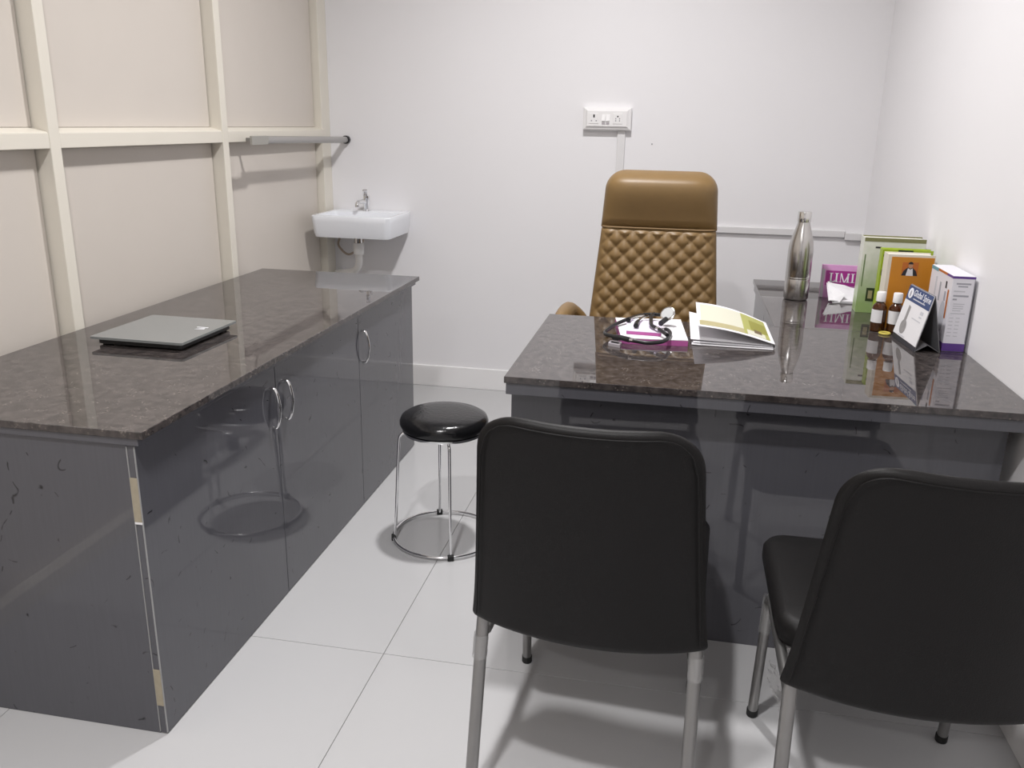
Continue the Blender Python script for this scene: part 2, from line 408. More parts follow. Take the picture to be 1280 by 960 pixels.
boxo('slab', (-.4392, XR-.002, 2.2003, 3.034, .7812, .80), GRAN, dt, .0012)
boxo('slab', (.354, XR-.002, 3.0352, 4.0255, .7812, .80), GRAN, dt, .0012)

# ------------------------------------------------------------------ lofted cushions
def cushion(bm, rows, nx, exp=4.0, disp=None):
    """rows: (z, yc, halfwidth, dfront, dback); front faces -y; disp(x,z)->extra push to -y on the front side"""
    xs = [math.sin((-1+2*i/nx)*PI/2*.999) for i in range(nx+1)]
    xs = [.72*s+.28*(-1+2*i/nx) for i, s in enumerate(xs)]
    rs = []
    for (z, yc, hw, df, db) in rows:
        ring = []
        for s in xs:
            k = max(0, 1-abs(s)**exp)**(1/2.2)
            dd = disp(s*hw, z, s) if disp else 0
            ring.append(Vector((s*hw, yc-df*k-dd*k, z)))
        for s in xs[::-1][1:-1]:
            k = max(0, 1-abs(s)**exp)**(1/2.2)
            ring.append(Vector((s*hw, yc+db*k, z)))
        rs.append(ring)
    return rings(bm, rs)

# ------------------------------------------------------------------ executive chair (local coordinates, faces -y)
ex = thing('executive_chair', (-.079, 3.30, 0), 'tan leather high-back swivel chair with diamond quilted back behind desk', 'chair')
EW = WM[ex.name]
def yb(z): return .16+.115*(z-.5)/.79          # leaning back plane, local y
def halfw(z): return .258+(.229-.258)*(z-.71)/(1.07-.71)
rows = []
N = 100
for i in range(N+1):
    z = .48+(1.072-.48)*i/N
    e = min(1, (i+.4)/5, (N-i+1.2)/4)
    rows.append((z, yb(z), halfw(z)-.004*(1-e), .036*(.55+.45*e), .045*e))
QX, QZ = .066, .064
def quilt(x, z, s):
    a, b = x/QX+z/QZ, x/QX-z/QZ
    f = (abs(math.sin(PI*a))*abs(math.sin(PI*b)))**.55
    fade = max(0, min(1, (1-abs(s))/.10))*max(0, min(1, (1.066-z)/.018))
    return .0115*f*fade
bm = bmesh.new(); cushion(bm, rows, 104, 7, quilt)
finish('quilted_backrest', bm, TAN, ex, True, world=False)
rows = []
N = 26; z0, z1, rc = 1.066, 1.292, .075
for i in range(N+1):
    t = i/N; z = z0+(z1-z0)*(1-(1-t)**1.6)
    hw = .229+(.216-.229)*(z-z0)/(z1-z0)
    if z > z1-rc: hw = hw-.075+.075*math.sqrt(max(0, 1-((z-(z1-rc))/rc)**2.0))
    e = math.sqrt(max(.02, 1-max(0, (z-(z1-.05))/.05)**2)); e0 = min(1, .5+t*9)
    bul = .046*math.sin(PI*min(1, t**1.2))
    rows.append((z, yb(z), hw+.003, (.040+bul)*e*e0, .045*e*e0))
bm = bmesh.new(); cushion(bm, rows, 48, 6)
hr = finish('headrest', bm, TAN, ex, True, world=False)
tubeo('seam', [(s*.229, yb(1.068)-.037*max(0, 1-abs(s)**7)**.45, 1.069) for s in [-1+2*i/40 for i in range(41)]], .003, TANS, hr, 6, world=False)
bm = bmesh.new()
sr = [rrect(-.25, .25, -.29, .17, .09, z) for z in (.43, .44, .50, .525)]
sr[0] = rrect(-.235, .235, -.275, .155, .08, .425); sr.append(rrect(-.235, .235, -.275, .155, .08, .538)); sr.append(rrect(-.18, .18, -.22, .1, .06, .543))
rings(bm, sr); finish('seat', bm, TAN, ex, True, world=False)
boxo('seat_plate', (-.12, .12, -.14, .10, .40, .425), BPL, ex, .004, world=False)
for s in (-1, 1):
    pts = [(s*.275, .165, .66), (s*.292, .155, .698), (s*.325, .10, .741), (s*.335, -.02, .750), (s*.335, -.14, .741), (s*.325, -.205, .70), (s*.315, -.20, .66)]
    bm = bmesh.new(); tube(bm, smooth_path(pts, 6), (.026, .034), 14); a = finish('armrest', bm, TAN, ex, True, world=False)
    tag(tubeo('arm_bracket', fillet([(s*.20, .02, .415), (s*.31, .02, .415), (s*.318, .02, .60), (s*.33, .0, .745)], .04), (.022, .008), CHROME, a, 8, world=False), 'chrome arm bracket')
latheo('gas_lift', [(.025, .10), (.025, .26), (.016, .265), (.016, .405)], (0, 0, 0), CHROME, ex, 20, world=False)
latheo('hub', [(.045, .075), (.045, .12), (.03, .13)], (0, 0, 0), CHROME, ex, 20, world=False)
for k in range(5):
    a = R(18+72*k); c, s = math.cos(a), math.sin(a)
    sp = tubeo('base_spoke', [(c*.02, s*.02, .10), (c*.15, s*.15, .095), (c*.29, s*.29, .070)], lambda t: (.014, .026-.01*t), CHROME, ex, 10, world=False)
    mtx = Matrix.Translation((c*.29, s*.29, .028)) @ Matrix.Rotation(a+PI/2, 4, 'Z') @ Matrix.Rotation(PI/2, 4, 'X')
    latheo('caster', [(.010, -.024), (.026, -.022), (.028, -.012), (.028, .012), (.026, .022), (.010, .024)], (0, 0, 0), BPL, sp, 18, mtx, world=False)
    tubeo('caster_stem', [(c*.29, s*.29, .028), (c*.29, s*.29, .075)], .007, BPL, sp, 8, world=False)

# ------------------------------------------------------------------ visitor chairs (local, faces +y)
def film_sleeve(p0, p1, rad, parent, seed):
    bm = bmesh.new(); P0, P1 = Vector(p0), Vector(p1); rs = []
    for i in range(9):
        t = i/8; c = P0.lerp(P1, t)
        rs.append([c+Vector((math.cos(a), math.sin(a), 0))*(rad+.0014*(1+noise.noise(Vector((math.cos(a)*3, math.sin(a)*3, t*6+seed)))))+Vector((0, 0, .006*noise.noise(Vector((math.cos(a)*2, math.sin(a)*2, seed))) if i in (0, 8) else 0)) for a in [2*PI*k/16 for k in range(16)]])
    rings(bm, rs, True, False, False)
    return tag(finish('plastic_wrap', bm, FILM, parent, True, world=False), 'leftover clear plastic wrapping')
def film_scrap(fn, parent, nu=12, nv=8):
    bm = bmesh.new()
    vv = [[bm.verts.new(fn(i/nu, j/nv)) for j in range(nv+1)] for i in range(nu+1)]
    for i in range(nu):
        for j in range(nv): bm.faces.new((vv[i][j], vv[i+1][j], vv[i+1][j+1], vv[i][j+1]))
    return tag(finish('plastic_wrap', bm, FILM, parent, True, world=False), 'leftover clear plastic wrapping')
BOW, ZB0, ZB1 = .034, .430, .957
def visitor_chair(loc, rz, label, variant):
    t = thing('visitor_chair', loc, label, 'chair', rz, 'black visitor chairs')
    # backrest
    rows = []; N = 44
    for i in range(N+1):
        q = i/N; z = ZB0+(ZB1-ZB0)*(.5-.5*math.cos(PI*q))*.75+(ZB1-ZB0)*q*.25
        v = (z-ZB0)/(ZB1-ZB0)
        W = .247-.036*v+.007*(1-v)**7
        rc = .098
        if z > ZB1-rc: W += -rc+rc*math.sqrt(max(0, 1-((z-ZB1+rc)/rc)**2.4))
        rb = .012
        if z < ZB0+rb: W += -rb+rb*math.sqrt(max(0, 1-((ZB0+rb-z)/rb)**2))
        e = min(1, math.sqrt(max(.03, 1-max(0, (z-(ZB1-.022))/.022)**2)), math.sqrt(max(.03, 1-max(0, (ZB0+.018-z)/.018)**2)))
        rows.append((z, -.252-.105*v, W, .016*e, .020*e))
    bm = bmesh.new(); vv = cushion(bm, rows, 40, 6)
    for r in vv:
        for p in r:
            k = 1-(p.co.x/.245)**2; v = (p.co.z-ZB0)/(ZB1-ZB0)
            p.co.y -= BOW*k; p.co.z -= .014*k*(1-v)**2+.018*k*v**3
    back = finish('backrest', bm, BLK, t, True, world=False)
    def onback(x, z):
        v = (z-ZB0)/(ZB1-ZB0); k = 1-(x/.245)**2
        return Vector((x, -.252-.105*v-.0165-BOW*k, z-.014*k*(1-v)**2-.018*k*v**3))
    o = []
    for i in range(11): o.append(onback(-.237+.036*i/10*.9, ZB0+.02+(ZB1-.10-ZB0-.02)*i/10))
    for i in range(1, 9): a = PI-PI/2*i/8; o.append(onback(-.196+.066+.066*math.cos(a)-.002, ZB1-.082+.066*math.sin(a)))
    o2 = [onback(-p.x, 0) for p in o]
    full = o+[onback(-.13+.26*i/14, ZB1-.016) for i in range(1, 14)]
    for i in range(8, 0, -1): a = PI-PI/2*i/8; full.append(onback(-(-.196+.066+.066*math.cos(a)-.002), ZB1-.082+.066*math.sin(a)))
    for i in range(10, -1, -1): full.append(onback(.237-.036*i/10*.9, ZB0+.02+(ZB1-.10-ZB0-.02)*i/10))
    tubeo('piping', full, .0016, BLK, back, 6, world=False)
    # seat
    bm = bmesh.new(); rs = []
    for z, ins in ((.402, .02), (.405, .006), (.42, 0), (.447, .0), (.460, .008), (.466, .024), (.468, .08)):
        rs.append(rrect(-.240+ins, .240-ins, -.100+ins, .352-ins, .062-ins*.5 if ins < .06 else .04, z))
    rings(bm, rs); finish('seat', bm, BLK, t, True, world=False)
    for y in (-.06, .16): tubeo('crossbar', [(-.222, y, .390), (.222, y, .390)], .010, LEGM, t, 10, world=False)
    for s in (-1, 1):
        l = tubeo('leg', fillet([(s*.230, .216, .006), (s*.226, .170, .388), (s*.226, -.235, .388)], .05), .0125, LEGM, t, 14, world=False)
        latheo('rubber_foot', [(.0128, 0), (.0145, .003), (.0145, .020), (.0128, .022)], (s*.230, .216, 0), RUB, l, 14, world=False)
        l = tubeo('leg', fillet([(s*.237, -.318, .006), (s*.230, -.246, .42), (s*.226, -.246, .452)], .03), .0142, LEGM, t, 14, world=False)
        latheo('rubber_foot', [(.0145, 0), (.0165, .003), (.0165, .020), (.0145, .022)], (s*.237, -.318, 0), RUB, l, 14, world=False)
    if variant == 0:
        film_sleeve((-.2325, -.262, .335), (-.2315, -.253, .388), .0150, t, 1)
        film_sleeve((.2320, -.257, .365), (.231, -.248, .415), .0150, t, 5)
        film_scrap(lambda u, v: Vector((-.19+.26*u, .10+.05*v+.02*noise.noise(Vector((u*5, v*4, 1))), .395-.085*math.sin(PI*min(1, u*.8+.12))*v+.012*noise.noise(Vector((u*9, v*6, 2))))), t)
    else:
        film_sleeve((-.2275, .186, .27), (-.2265, .174, .375), .0135, t, 9)
        film_scrap(lambda u, v: Vector((-.232-.022*u+.01*noise.noise(Vector((u*6, v*6, 4))), -.20+.075*u, .395-.075*v*(1-.3*u)+.012*noise.noise(Vector((u*8, v*5, 7))))), t, 8, 8)
    return t
visitor_chair((-.116, 1.842, 0), R(-3.2), 'black leatherette visitor chair standing beside the round black stool', 0)
visitor_chair((.509, 1.752, 0), R(0), 'black leatherette visitor chair standing close to the plain white side wall', 1)

# ------------------------------------------------------------------ round stool
SX, SY = -.764, 2.762
st = thing('round_stool', (SX, SY, 0), 'round black vinyl stool on thin chrome rod legs with floor ring', 'stool')
latheo('seat_cushion', [(.02, .425), (.135, .425), (.150, .432), (.157, .446), (.157, .456), (.151, .470), (.136, .479), (.10, .484), (.05, .486), (.002, .4865)], (SX, SY, 0), BLKG, st, 48)
latheo('seat_rim', [(.12, .417), (.146, .417), (.1475, .421), (.1475, .426), (.12, .426)], (SX, SY, 0), CHROME, st, 48)
RR = .187
tubeo('floor_ring', [(SX+RR*math.cos(2*PI*k/64), SY+RR*math.sin(2*PI*k/64), .012) for k in range(64)], .0052, CHROME, st, 10, True)
for k in range(4):
    a = R(201.5+90*k); c, s = math.cos(a), math.sin(a)
    P = lambda r, z: (SX+r*c, SY+r*s, z)
    l = tubeo('leg', fillet([P(.09, .413), P(.158, .413), P(.166, .30), P(.176, .10), P(RR-.004, .012)], .022), .0052, CHROME, st, 10)
    m4 = Matrix.Translation(P(RR, 0)) @ Matrix.Rotation(a, 4, 'Z')
    bm = bmesh.new(); box(bm, -.008, .008, -.011, .011, 0, .020, .002, 1, 0, m4); finish('rubber_foot', bm, RUB, l)

# ------------------------------------------------------------------ washbasin
bs = thing('washbasin', (-1.66, 4.40, .875), 'white rectangular wall-hung ceramic washbasin with single tap', 'basin')
X0, X1, Y0, Y1 = -1.878, -1.446, 4.205, YB-.001
bm = bmesh.new(); rs = []
for z, i, r in ((.874, .03, .03), (.878, .012, .035), (.90, .006, .035), (.96, .001, .032), (.985, 0, .03), (.990, .003, .03)):
    rs.append(rrect(X0+i, X1-i, Y0+i, Y1, r if r < .03 else r, z))
for z, i, r in ((.991, .010, .028), (.988, .017, .026), (.965, .024, .03), (.915, .034, .04), (.902, .07, .05), (.899, .13, .02)):
    rs.append(rrect(X0+i+.005, X1-i-.005, Y0+i, Y1-.105-(i-.01)*.8, r, z))
rings(bm, rs); finish('bowl', bm, PORC, bs, True)
latheo('drain', [(.002, .903), (.020, .903), (.022, .9005), (.022, .897)], (-1.66, 4.32, 0), CHROME, bs, 20)
latheo('overflow_ring', [(.004, -.003), (.010, -.003), (.010, .002), (.004, .002)], (0, 0, 0), CHROME, bs, 16, Matrix.Translation((-1.66, 4.468, .962)) @ Matrix.Rotation(PI/2, 4, 'X'))
tp = thing('basin_tap', (-1.680, 4.515, .99), 'small chrome single-lever tap on the washbasin ledge', 'tap')
latheo('body', [(.024, .9905), (.024, .996), (.0165, .999), (.0155, 1.04), (.0175, 1.045), (.0175, 1.072), (.012, 1.078)], (-1.68, 4.515, 0), CHROME, tp, 24)
sp = tubeo('spout', [(-1.683, 4.51, 1.038), (-1.694, 4.485, 1.043), (-1.704, 4.458, 1.042), (-1.707, 4.448, 1.036), (-1.708, 4.446, 1.026)], .0112, CHROME, tp, 14)
latheo('aerator', [(.009, 1.012), (.0115, 1.012), (.0115, 1.024), (.009, 1.024)], (-1.708, 4.446, .004), CHROME, sp, 14)
m4 = Matrix.Translation((-1.684, 4.505, 1.083)) @ Matrix.Rotation(R(20), 4, 'Z') @ Matrix.Rotation(R(-24), 4, 'X')
bm = bmesh.new(); box(bm, -.012, .012, -.055, .020, -.006, .006, .004, 2, 0, m4); finish('lever', bm, CHROME, tp)
wp = thing('waste_pipe', (-1.693, 4.40, .60), 'white plastic waste pipe with elbow beneath the washbasin', 'pipe')
latheo('coupling', [(.018, .835), (.022, .835), (.022, .874), (.018, .874)], (-1.675, 4.36, 0), STEELS, wp, 18)
latheo('socket', [(.020, .775), (.027, .775), (.0285, .79), (.0285, .832), (.026, .836), (.015, .836)], (-1.675, 4.36, 0), PVC, wp, 20)
tubeo('elbow', fillet([(-1.675, 4.36, .80), (-1.675, 4.365, .715), (-1.72, 4.40, .675), (-1.80, 4.44, .655), (-1.865, 4.50, .64), (-1.868, YB-.001, .64)], .05), .0185, PVC, wp, 14)
tag(tubeo('inlet_hose', smooth_path([(-1.69, 4.50, .874), (-1.72, 4.51, .80), (-1.80, 4.53, .745), (-1.862, 4.54, .79), (-1.868, YB-.001, .83)], 6), .006, HOSE, None, 8), 'thin brown flexible inlet hose curving beneath the washbasin', 'hose')

# ------------------------------------------------------------------ towel rail
RX, RZ = -1.806, 1.374
tr = thing('towel_rail', (RX, 3.9, RZ), 'grey metal towel rail fixed above the washbasin corner', 'towel rail')
tubeo('bar', [(RX, 3.58, RZ+.001), (RX, YB-.022, RZ-.012)], .0165, mat('grey_satin_bar', (.42, .41, .40), .35, .6), tr, 18)
latheo('end_flange', [(.004, 0), (.0215, 0), (.0215, .022), (.004, .022)], (0, 0, 0), BPL, tr, 20, Matrix.Translation((RX, YB-.0225, RZ-.012)) @ Matrix.Rotation(-PI/2, 4, 'X'))
bm = bmesh.new(); g = []
for k in range(9): a = R(-90+180*k/8); g.append(Vector((0, 3.600+.018*math.cos(a), RZ+.018*math.sin(a))))
g += [Vector((0, 3.465, RZ+.018)), Vector((0, 3.465, RZ-.018))]
flat(bm, [Vector((RX+.008, p.y, p.z)) for p in g], (.010, 0, 0)); finish('bracket_plate', bm, mat('grey_zinc', (.40, .39, .36), .45, .5), tr)
boxo('bracket_arm', (XL-.001, RX+.008, 3.60, 3.615, RZ-.008, RZ+.008), LEGM, tr, .002)

# ------------------------------------------------------------------ switchboard and trunking
sw = thing('switch_socket_board', (-.395, YB, 1.44), 'white surface switchboard with two sockets and two rocker switches', 'switchboard')
bm = bmesh.new(); yb0 = YB-.001; Y = YB
rings(bm, [[Vector((x, y, z)) for x, z in ((a, c), (b, c), (b, d), (a, d))] for (a, b, c, d, y) in
    ((-.516, -.273, 1.437, 1.548, Y), (-.516, -.273, 1.437, 1.548, Y-.030), (-.508, -.281, 1.445, 1.540, Y-.036))])
finish('back_box', bm, WPL, sw)
bm = bmesh.new()
rings(bm, [[Vector((x, y, z)) for x, z in ((a, c), (b, c), (b, d), (a, d))] for (a, b, c, d, y) in
    ((-.505, -.284, 1.448, 1.540, Y-.036), (-.494, -.295, 1.457, 1.530, Y-.045), (-.488, -.301, 1.462, 1.525, Y-.045))])
finish('front_plate', bm, WPL, sw)
def holes(cx, big):
    mo = boxo('socket_module', (cx-.024, cx+.024, Y-.0475, Y-.044, 1.469, 1.519), WPL, sw, .001)
    if big:
        boxo('earth_hole', (cx-.004, cx+.004, Y-.0480, Y-.0474, 1.498, 1.513), DARK, mo, 0)
        for s in (-1, 1): boxo('pin_hole', (cx+s*.012-.003, cx+s*.012+.003, Y-.0480, Y-.0474, 1.480, 1.486), GREYI, mo, 0)
    else:
        boxo('earth_hole', (cx-.0035, cx+.0035, Y-.0480, Y-.0474, 1.501, 1.508), DARK, mo, 0)
        for s in (-1, 1):
            for z in (1.484, 1.494): boxo('pin_hole', (cx+s*.0095-.0025, cx+s*.0095+.0025, Y-.0480, Y-.0474, z-.003, z+.003), GREYI, mo, 0)
holes(-.460, True); holes(-.340, False)
for cx in (-.411, -.390):
    bm = bmesh.new(); flat(bm, [(cx-.0085, Y-.044, 1.474), (cx-.0085, Y-.047, 1.474), (cx-.0085, Y-.0535, 1.483), (cx-.0085, Y-.047, 1.514), (cx-.0085, Y-.044, 1.514)], (.017, 0, 0))
    finish('rocker', bm, WPL, sw)
    boxo('rocker_slot', (cx-.0085, cx+.0085, Y-.0475, Y-.0445, 1.467, 1.474), GREYP, sw, 0)
tk = thing('cable_trunking', (-.32, YB, .94), 'white plastic cable trunking running down and along the wall', 'trunking')
boxo('vertical_duct', (-.340, -.300, YB-.014, YB-.0004, .9775, 1.4365), TRUNK, tk, .002)
boxo('horizontal_duct', (-.340, .823, YB-.018, YB-.0004, .942, .977), TRUNK, tk, .003)
boxo('corner_cover', (.8235, XR-.0004, YB-.022, YB-.0004, .930, .968), TRUNK, tk, .003)
boxo('side_duct', (XR-.018, XR-.0004, 3.55, YB-.0225, .932, .966), TRUNK, tk, .003)

# ------------------------------------------------------------------ bathroom scale
sc = thing('weighing_scale', (-1.556, 2.366, .80), 'flat square grey glass weighing scale lying on the granite counter', 'scale', R(-1.2))
bm = bmesh.new(); rings(bm, [rrect(-.142, .142, -.145, .145, .02, z) for z in (.006, .021)]); finish('base', bm, BPL, sc, True, world=False)
bm = bmesh.new(); rings(bm, [rrect(-.154, .154, -.158, .158, .006, z, 3) for z in (.0212, .0285)]); pl = finish('glass_platform', bm, GLASSG, sc, False, world=False)
for i in (-1, 1):
    for j in (-1, 1): latheo('rubber_foot', [(.012, 0), (.015, .001), (.015, .006), (.012, .006)], (i*.12, j*.12, 0), RUB, sc, 14, world=False)
bm = bmesh.new()
flat(bm, [(.09, .012, .0286), (.12, .018, .0286), (.118, .030, .0286), (.104, .024, .0286)], (0, 0, .0004)); flat(bm, [(.084, .036, .0286), (.122, .036, .0286), (.122, .042, .0286), (.084, .042, .0286)], (0, 0, .0004))
tag(finish('logo_print', bm, WINK, pl, False, world=False), 'small white printed emblem')

# ------------------------------------------------------------------ things on the desk
ZD = .8001
# big pad
pd = thing('large_notepad', (-.06, 2.78, ZD), 'white notepad with pink page edges under the stethoscope', 'notepad')
def quad(bm, P, z0, z1): flat(bm, [(x, y, z0) for x, y in P], (0, 0, z1-z0))
PB = [(-.152, 2.652), (.056, 2.672), (.031, 2.975), (-.193, 2.945)]
bm = bmesh.new(); quad(bm, PB, ZD, ZD+.017); finish('page_block', bm, PINK, pd)
bm = bmesh.new(); quad(bm, PB, ZD+.0171, ZD+.0195); finish('top_sheet', bm, PAPER, pd)
bm = bmesh.new(); quad(bm, [(-.180, 2.815), (-.125, 2.83), (-.125, 2.833), (-.180, 2.818)], ZD+.0196, ZD+.0199); finish('printed_rule', bm, INKL, pd)
ps = thing('small_notepad', (-.085, 2.79, ZD+.0205), 'small lilac notepad with pink edge lying inside the stethoscope loop', 'notepad')
PB = [(-.140, 2.705), (-.030, 2.700), (-.034, 2.868), (-.150, 2.872)]
bm = bmesh.new(); quad(bm, PB, ZD+.0202, ZD+.030); finish('page_block', bm, PINK, ps)
bm = bmesh.new(); quad(bm, PB, ZD+.0301, ZD+.0318); finish('cover', bm, PINKL, ps)
# stethoscope
sg = thing('stethoscope', (-.1, 2.75, ZD+.02), 'black stethoscope with steel chestpiece coiled on the notepads', 'stethoscope')
tz = .026
tub = [(-.034, 2.925, .842), (-.067, 2.938, .840), (-.104, 2.920, .838), (-.147, 2.862, .834), (-.182, 2.795, .829), (-.203, 2.730, .824), (-.207, 2.690, .822), (-.190, 2.650, .825), (-.156, 2.622, .828)]
tubeo('tubing', smooth_path(tub, 6), .0062, BPL, sg, 12)
tubeo('tubing', smooth_path([(-.156, 2.616, .828), (-.128, 2.598, .828), (-.103, 2.588, .827), (-.069, 2.580, .826), (-.035, 2.590, .827), (-.013, 2.622, .828), (-.004, 2.672, .828), (-.001, 2.715, .828), (-.006, 2.748, .829), (-.018, 2.762, .831)], 6), .0062, BPL, sg, 12)
tubeo('tubing', smooth_path([(-.010, 2.655, .836), (-.028, 2.690, .840), (-.046, 2.720, .842), (-.063, 2.755, .843), (-.067, 2.82, .843), (-.068, 2.90, .843), (-.060, 2.934, .843)], 6), .0062, BPL, sg, 12)
tubeo('yoke', [(-.176, 2.638, .823), (-.150, 2.617, .828), (-.122, 2.596, .828)], .0085, BPL, sg, 12)
for (q0, q1) in (((-.122, 2.596, .828), (-.112, 2.592, .828)), ((-.044, 2.716, .842), (-.036, 2.704, .841))): tubeo('metal_collar', [q0, q1], .0072, CHROME, sg, 12)
m4 = Matrix.Translation((-.012, 2.865, .858)) @ Matrix.Rotation(R(-28), 4, 'Z') @ Matrix.Rotation(R(52), 4, 'X')
ch = latheo('chestpiece', [(.004, -.010), (.017, -.009), (.023, -.002), (.0255, .004), (.0255, .007), (.022, .0085), (.002, .0085)], (0, 0, 0), STEELS, sg, 28, m4)
latheo('diaphragm', [(.001, .0086), (.0205, .0086), (.0205, .0094), (.001, .0094)], (0, 0, 0), mat('pale_grey_diaphragm', (.50, .51, .51), .3), ch, 28, m4)
tubeo('stem', [(-.018, 2.835, .848), (-.030, 2.812, .842), (-.034, 2.80, .840)], .0088, BPL, sg, 12)
for q in ([(-.112, 2.735, .842), (-.112, 2.775, .843), (-.108, 2.81, .843)], [(-.142, 2.815, .842), (-.139, 2.835, .841)]):
    tubeo('ear_tip', smooth_path(q, 4), lambda t: .0085-.003*t, BPL, sg, 10)
tubeo('ear_tube', smooth_path([(-.108, 2.81, .843), (-.098, 2.87, .842), (-.080, 2.915, .840)], 5), .0036, STEELS, sg, 8)
tubeo('ear_tube', smooth_path([(-.139, 2.835, .841), (-.120, 2.885, .840), (-.095, 2.92, .838)], 5), .0036, STEELS, sg, 8)
# small tag label on the desk
tgl = thing('label_tag', (-.164, 2.638, ZD), 'small silver tag lying against the pink-edged notepad', 'tag')
P = [(-.190, 2.615), (-.152, 2.598), (-.149, 2.636), (-.187, 2.655)]
bm = bmesh.new(); quad(bm, P, ZD, ZD+.009); finish('plate', bm, GREYP, tgl)
bm = bmesh.new(); quad(bm, [(-.183, 2.621), (-.158, 2.610), (-.156, 2.632), (-.181, 2.644)], ZD+.0091, ZD+.0095); finish('print', bm, INK, tgl)
# brochures: folded leaflets, open to the left
def leaf(x0, x1, y0, y1, zl, zr, bend, shear=0.0, pw=1.5):
    def fn(u, v):
        x = x0+(x1-x0)*u+shear*v; y = y0+(y1-y0)*v
        z = zr+(zl-zr)*(1-u)**pw*(1+.22*v)+bend*math.sin(PI*u)
        return Vector((x, y, z))
    return fn
bc = thing('folded_brochure', (.19, 2.8, ZD), 'open folded olive brochure springing up beside the notepads', 'brochure')
mid = sheet('inner_sheet', leaf(.072, .318, 2.700, 2.965, ZD+.008, ZD+.005, .001), 14, 6, .0012, PAPER, bc)
low = sheet('inner_sheet', leaf(.068, .318, 2.690, 2.97, ZD+.003, ZD+.002, 0), 8, 6, .0022, PAPER, bc)
fl = sheet('middle_sheet', lambda u, v: Vector((.064+.252*u-.006*v, 2.712+.280*v, ZD+.009+.030*v*(1-u)**1.3+.006*(1-u))), 14, 8, .0012, PAPER, bc)
tf0 = leaf(.082, .322, 2.700, 2.985, ZD+.062, ZD+.017, .010, -.004, 1.15)
tf = lambda u, v: tf0(u, v)+Vector((0, 0, .013*v*math.sin(PI*(.25+.6*u))))
cov = sheet('cover_sheet', tf, 20, 10, .0014, PAPER, bc)
sheet('fold', lambda u, v: Vector((.322-.004*v+.0035*math.sin(PI*u), 2.700+.285*v, ZD+.002+(.0155+.006*v)*u)), 6, 6, .001, PAPER, bc)
def onleaf(u0, u1, v0, v1, m, nm='print', lift=.0011, skew=0):
    sheet(nm, lambda u, v: tf(u0+(u1-u0)*u+skew*v, v0+(v1-v0)*v)+Vector((0, 0, lift)), 10, 6, .0003, m, cov)
onleaf(.05, .62, .24, .93, CREAMI); onleaf(.62, .955, .08, .93, OLIVEP, lift=.0012)
onleaf(.03, .66, .06, .24, TANP); onleaf(.66, .90, .08, .26, CREAMI, lift=.0014); onleaf(.72, .95, .30, .72, OLIVED, lift=.0015, skew=.0); onleaf(.76, .86, .20, .34, BROWNP, lift=.0017)
# steel bottle
bt = thing('water_bottle', (.487, 3.585, ZD), 'tall brushed steel water bottle standing on the granite desktop', 'bottle')
BX = (.487, 3.585, ZD)
latheo('body', [(.020, .004), (.036, .0), (.0455, .003), (.0485, .010), (.0485, .083), (.0478, .085), (.0485, .087), (.0485, .091), (.0478, .093), (.0485, .095), (.0485, .185), (.0478, .205), (.045, .228), (.040, .250), (.0335, .272), (.0275, .292), (.0245, .304), (.0235, .310), (.015, .311)], BX, STEEL, bt, 48)
latheo('cap', [(.018, .3105), (.0255, .311), (.0262, .314), (.0262, .346), (.0245, .350), (.002, .3505)], BX, STEELS, bt, 40)

# books
def board_book(name, x0, x1, y, th, h, fm, bmn, sm, label, tilt=0, rz=0, cov=.003, lift=0):
    t = thing(name, ((x0+x1)/2, y+th/2, ZD), label, 'book', rz)
    b = .002
    fc = boxo('front_cover', (x0, x1, y, y+cov, ZD, ZD+h), fm, t, .0006, world=False, mtx=WM[t.name].inverted() @ Matrix.Identity(4)) if False else None
    L = lambda a: (a[0]-(x0+x1)/2, a[1]-(x0+x1)/2, a[2]-(y+th/2), a[3]-(y+th/2), a[4]-ZD, a[5]-ZD)
    fc = boxo('front_cover', L((x0, x1, y, y+cov, ZD, ZD+h)), fm, t, .0006, world=False)
    boxo('back_cover', L((x0, x1, y+th-cov, y+th, ZD, ZD+h)), bmn, t, .0006, world=False)
    boxo('spine', L((x0-.0025, x0, y, y+th, ZD, ZD+h)), sm, t, .0006, world=False)
    boxo('page_block', L((x0+.0005, x1-.004, y+cov, y+th-cov, ZD+.003, ZD+h-.005)), PAGES, t, .0003, world=False)
    return t, fc, Matrix.Translation((-(x1-x0)/2, -th/2, 0))
g1, fc, m0 = board_book('thick_textbook', .684, .895, 3.375, .075, .283, COVG, OLIVC, COVG, 'thick pale green textbook, tallest of the books against the wall', rz=R(-2), cov=.004)
def pl_(name, x0, x1, z0, z1, m, parent, base, d=.0006, y=0):
    a = base @ Vector((x0, -d+y, z0)); b = base @ Vector((x1, y, z1))
    return boxo(name, (a.x, b.x, a.y, b.y, a.z, b.z), m, parent, 0, world=False)
pl_('cover_photo', .028, .062, .045, .095, DKGREEN, fc, m0); pl_('cover_photo', .035, .05, .055, .085, TANP, fc, m0, .0009)
pl_('cover_band', .0, .211, .268, .2825, OLIVC, fc, m0); pl_('title_print', .040, .060, .244, .250, INK, fc, m0)
pl_('spine_print', .006, .010, .10, .22, mat('moss_print', (.17, .24, .11), .5), fc, m0)
g2, fc, m0 = board_book('lime_textbook', .729, .896, 3.272, .045, .255, LIME, LIME, LIME, 'bright lime green book wedged between pale green and orange books', rz=R(-1))
for k, (xa, za, ww, hh) in enumerate(((.004, .16, .008, .022), (.006, .19, .012, .03), (.004, .228, .014, .008), (.008, .135, .006, .012))): pl_('cover_lettering', xa-.002, xa+ww, za, za+hh, INK, fc, m0)
pl_('cover_photo', .05, .10, .238, .254, DKGREEN, fc, m0)
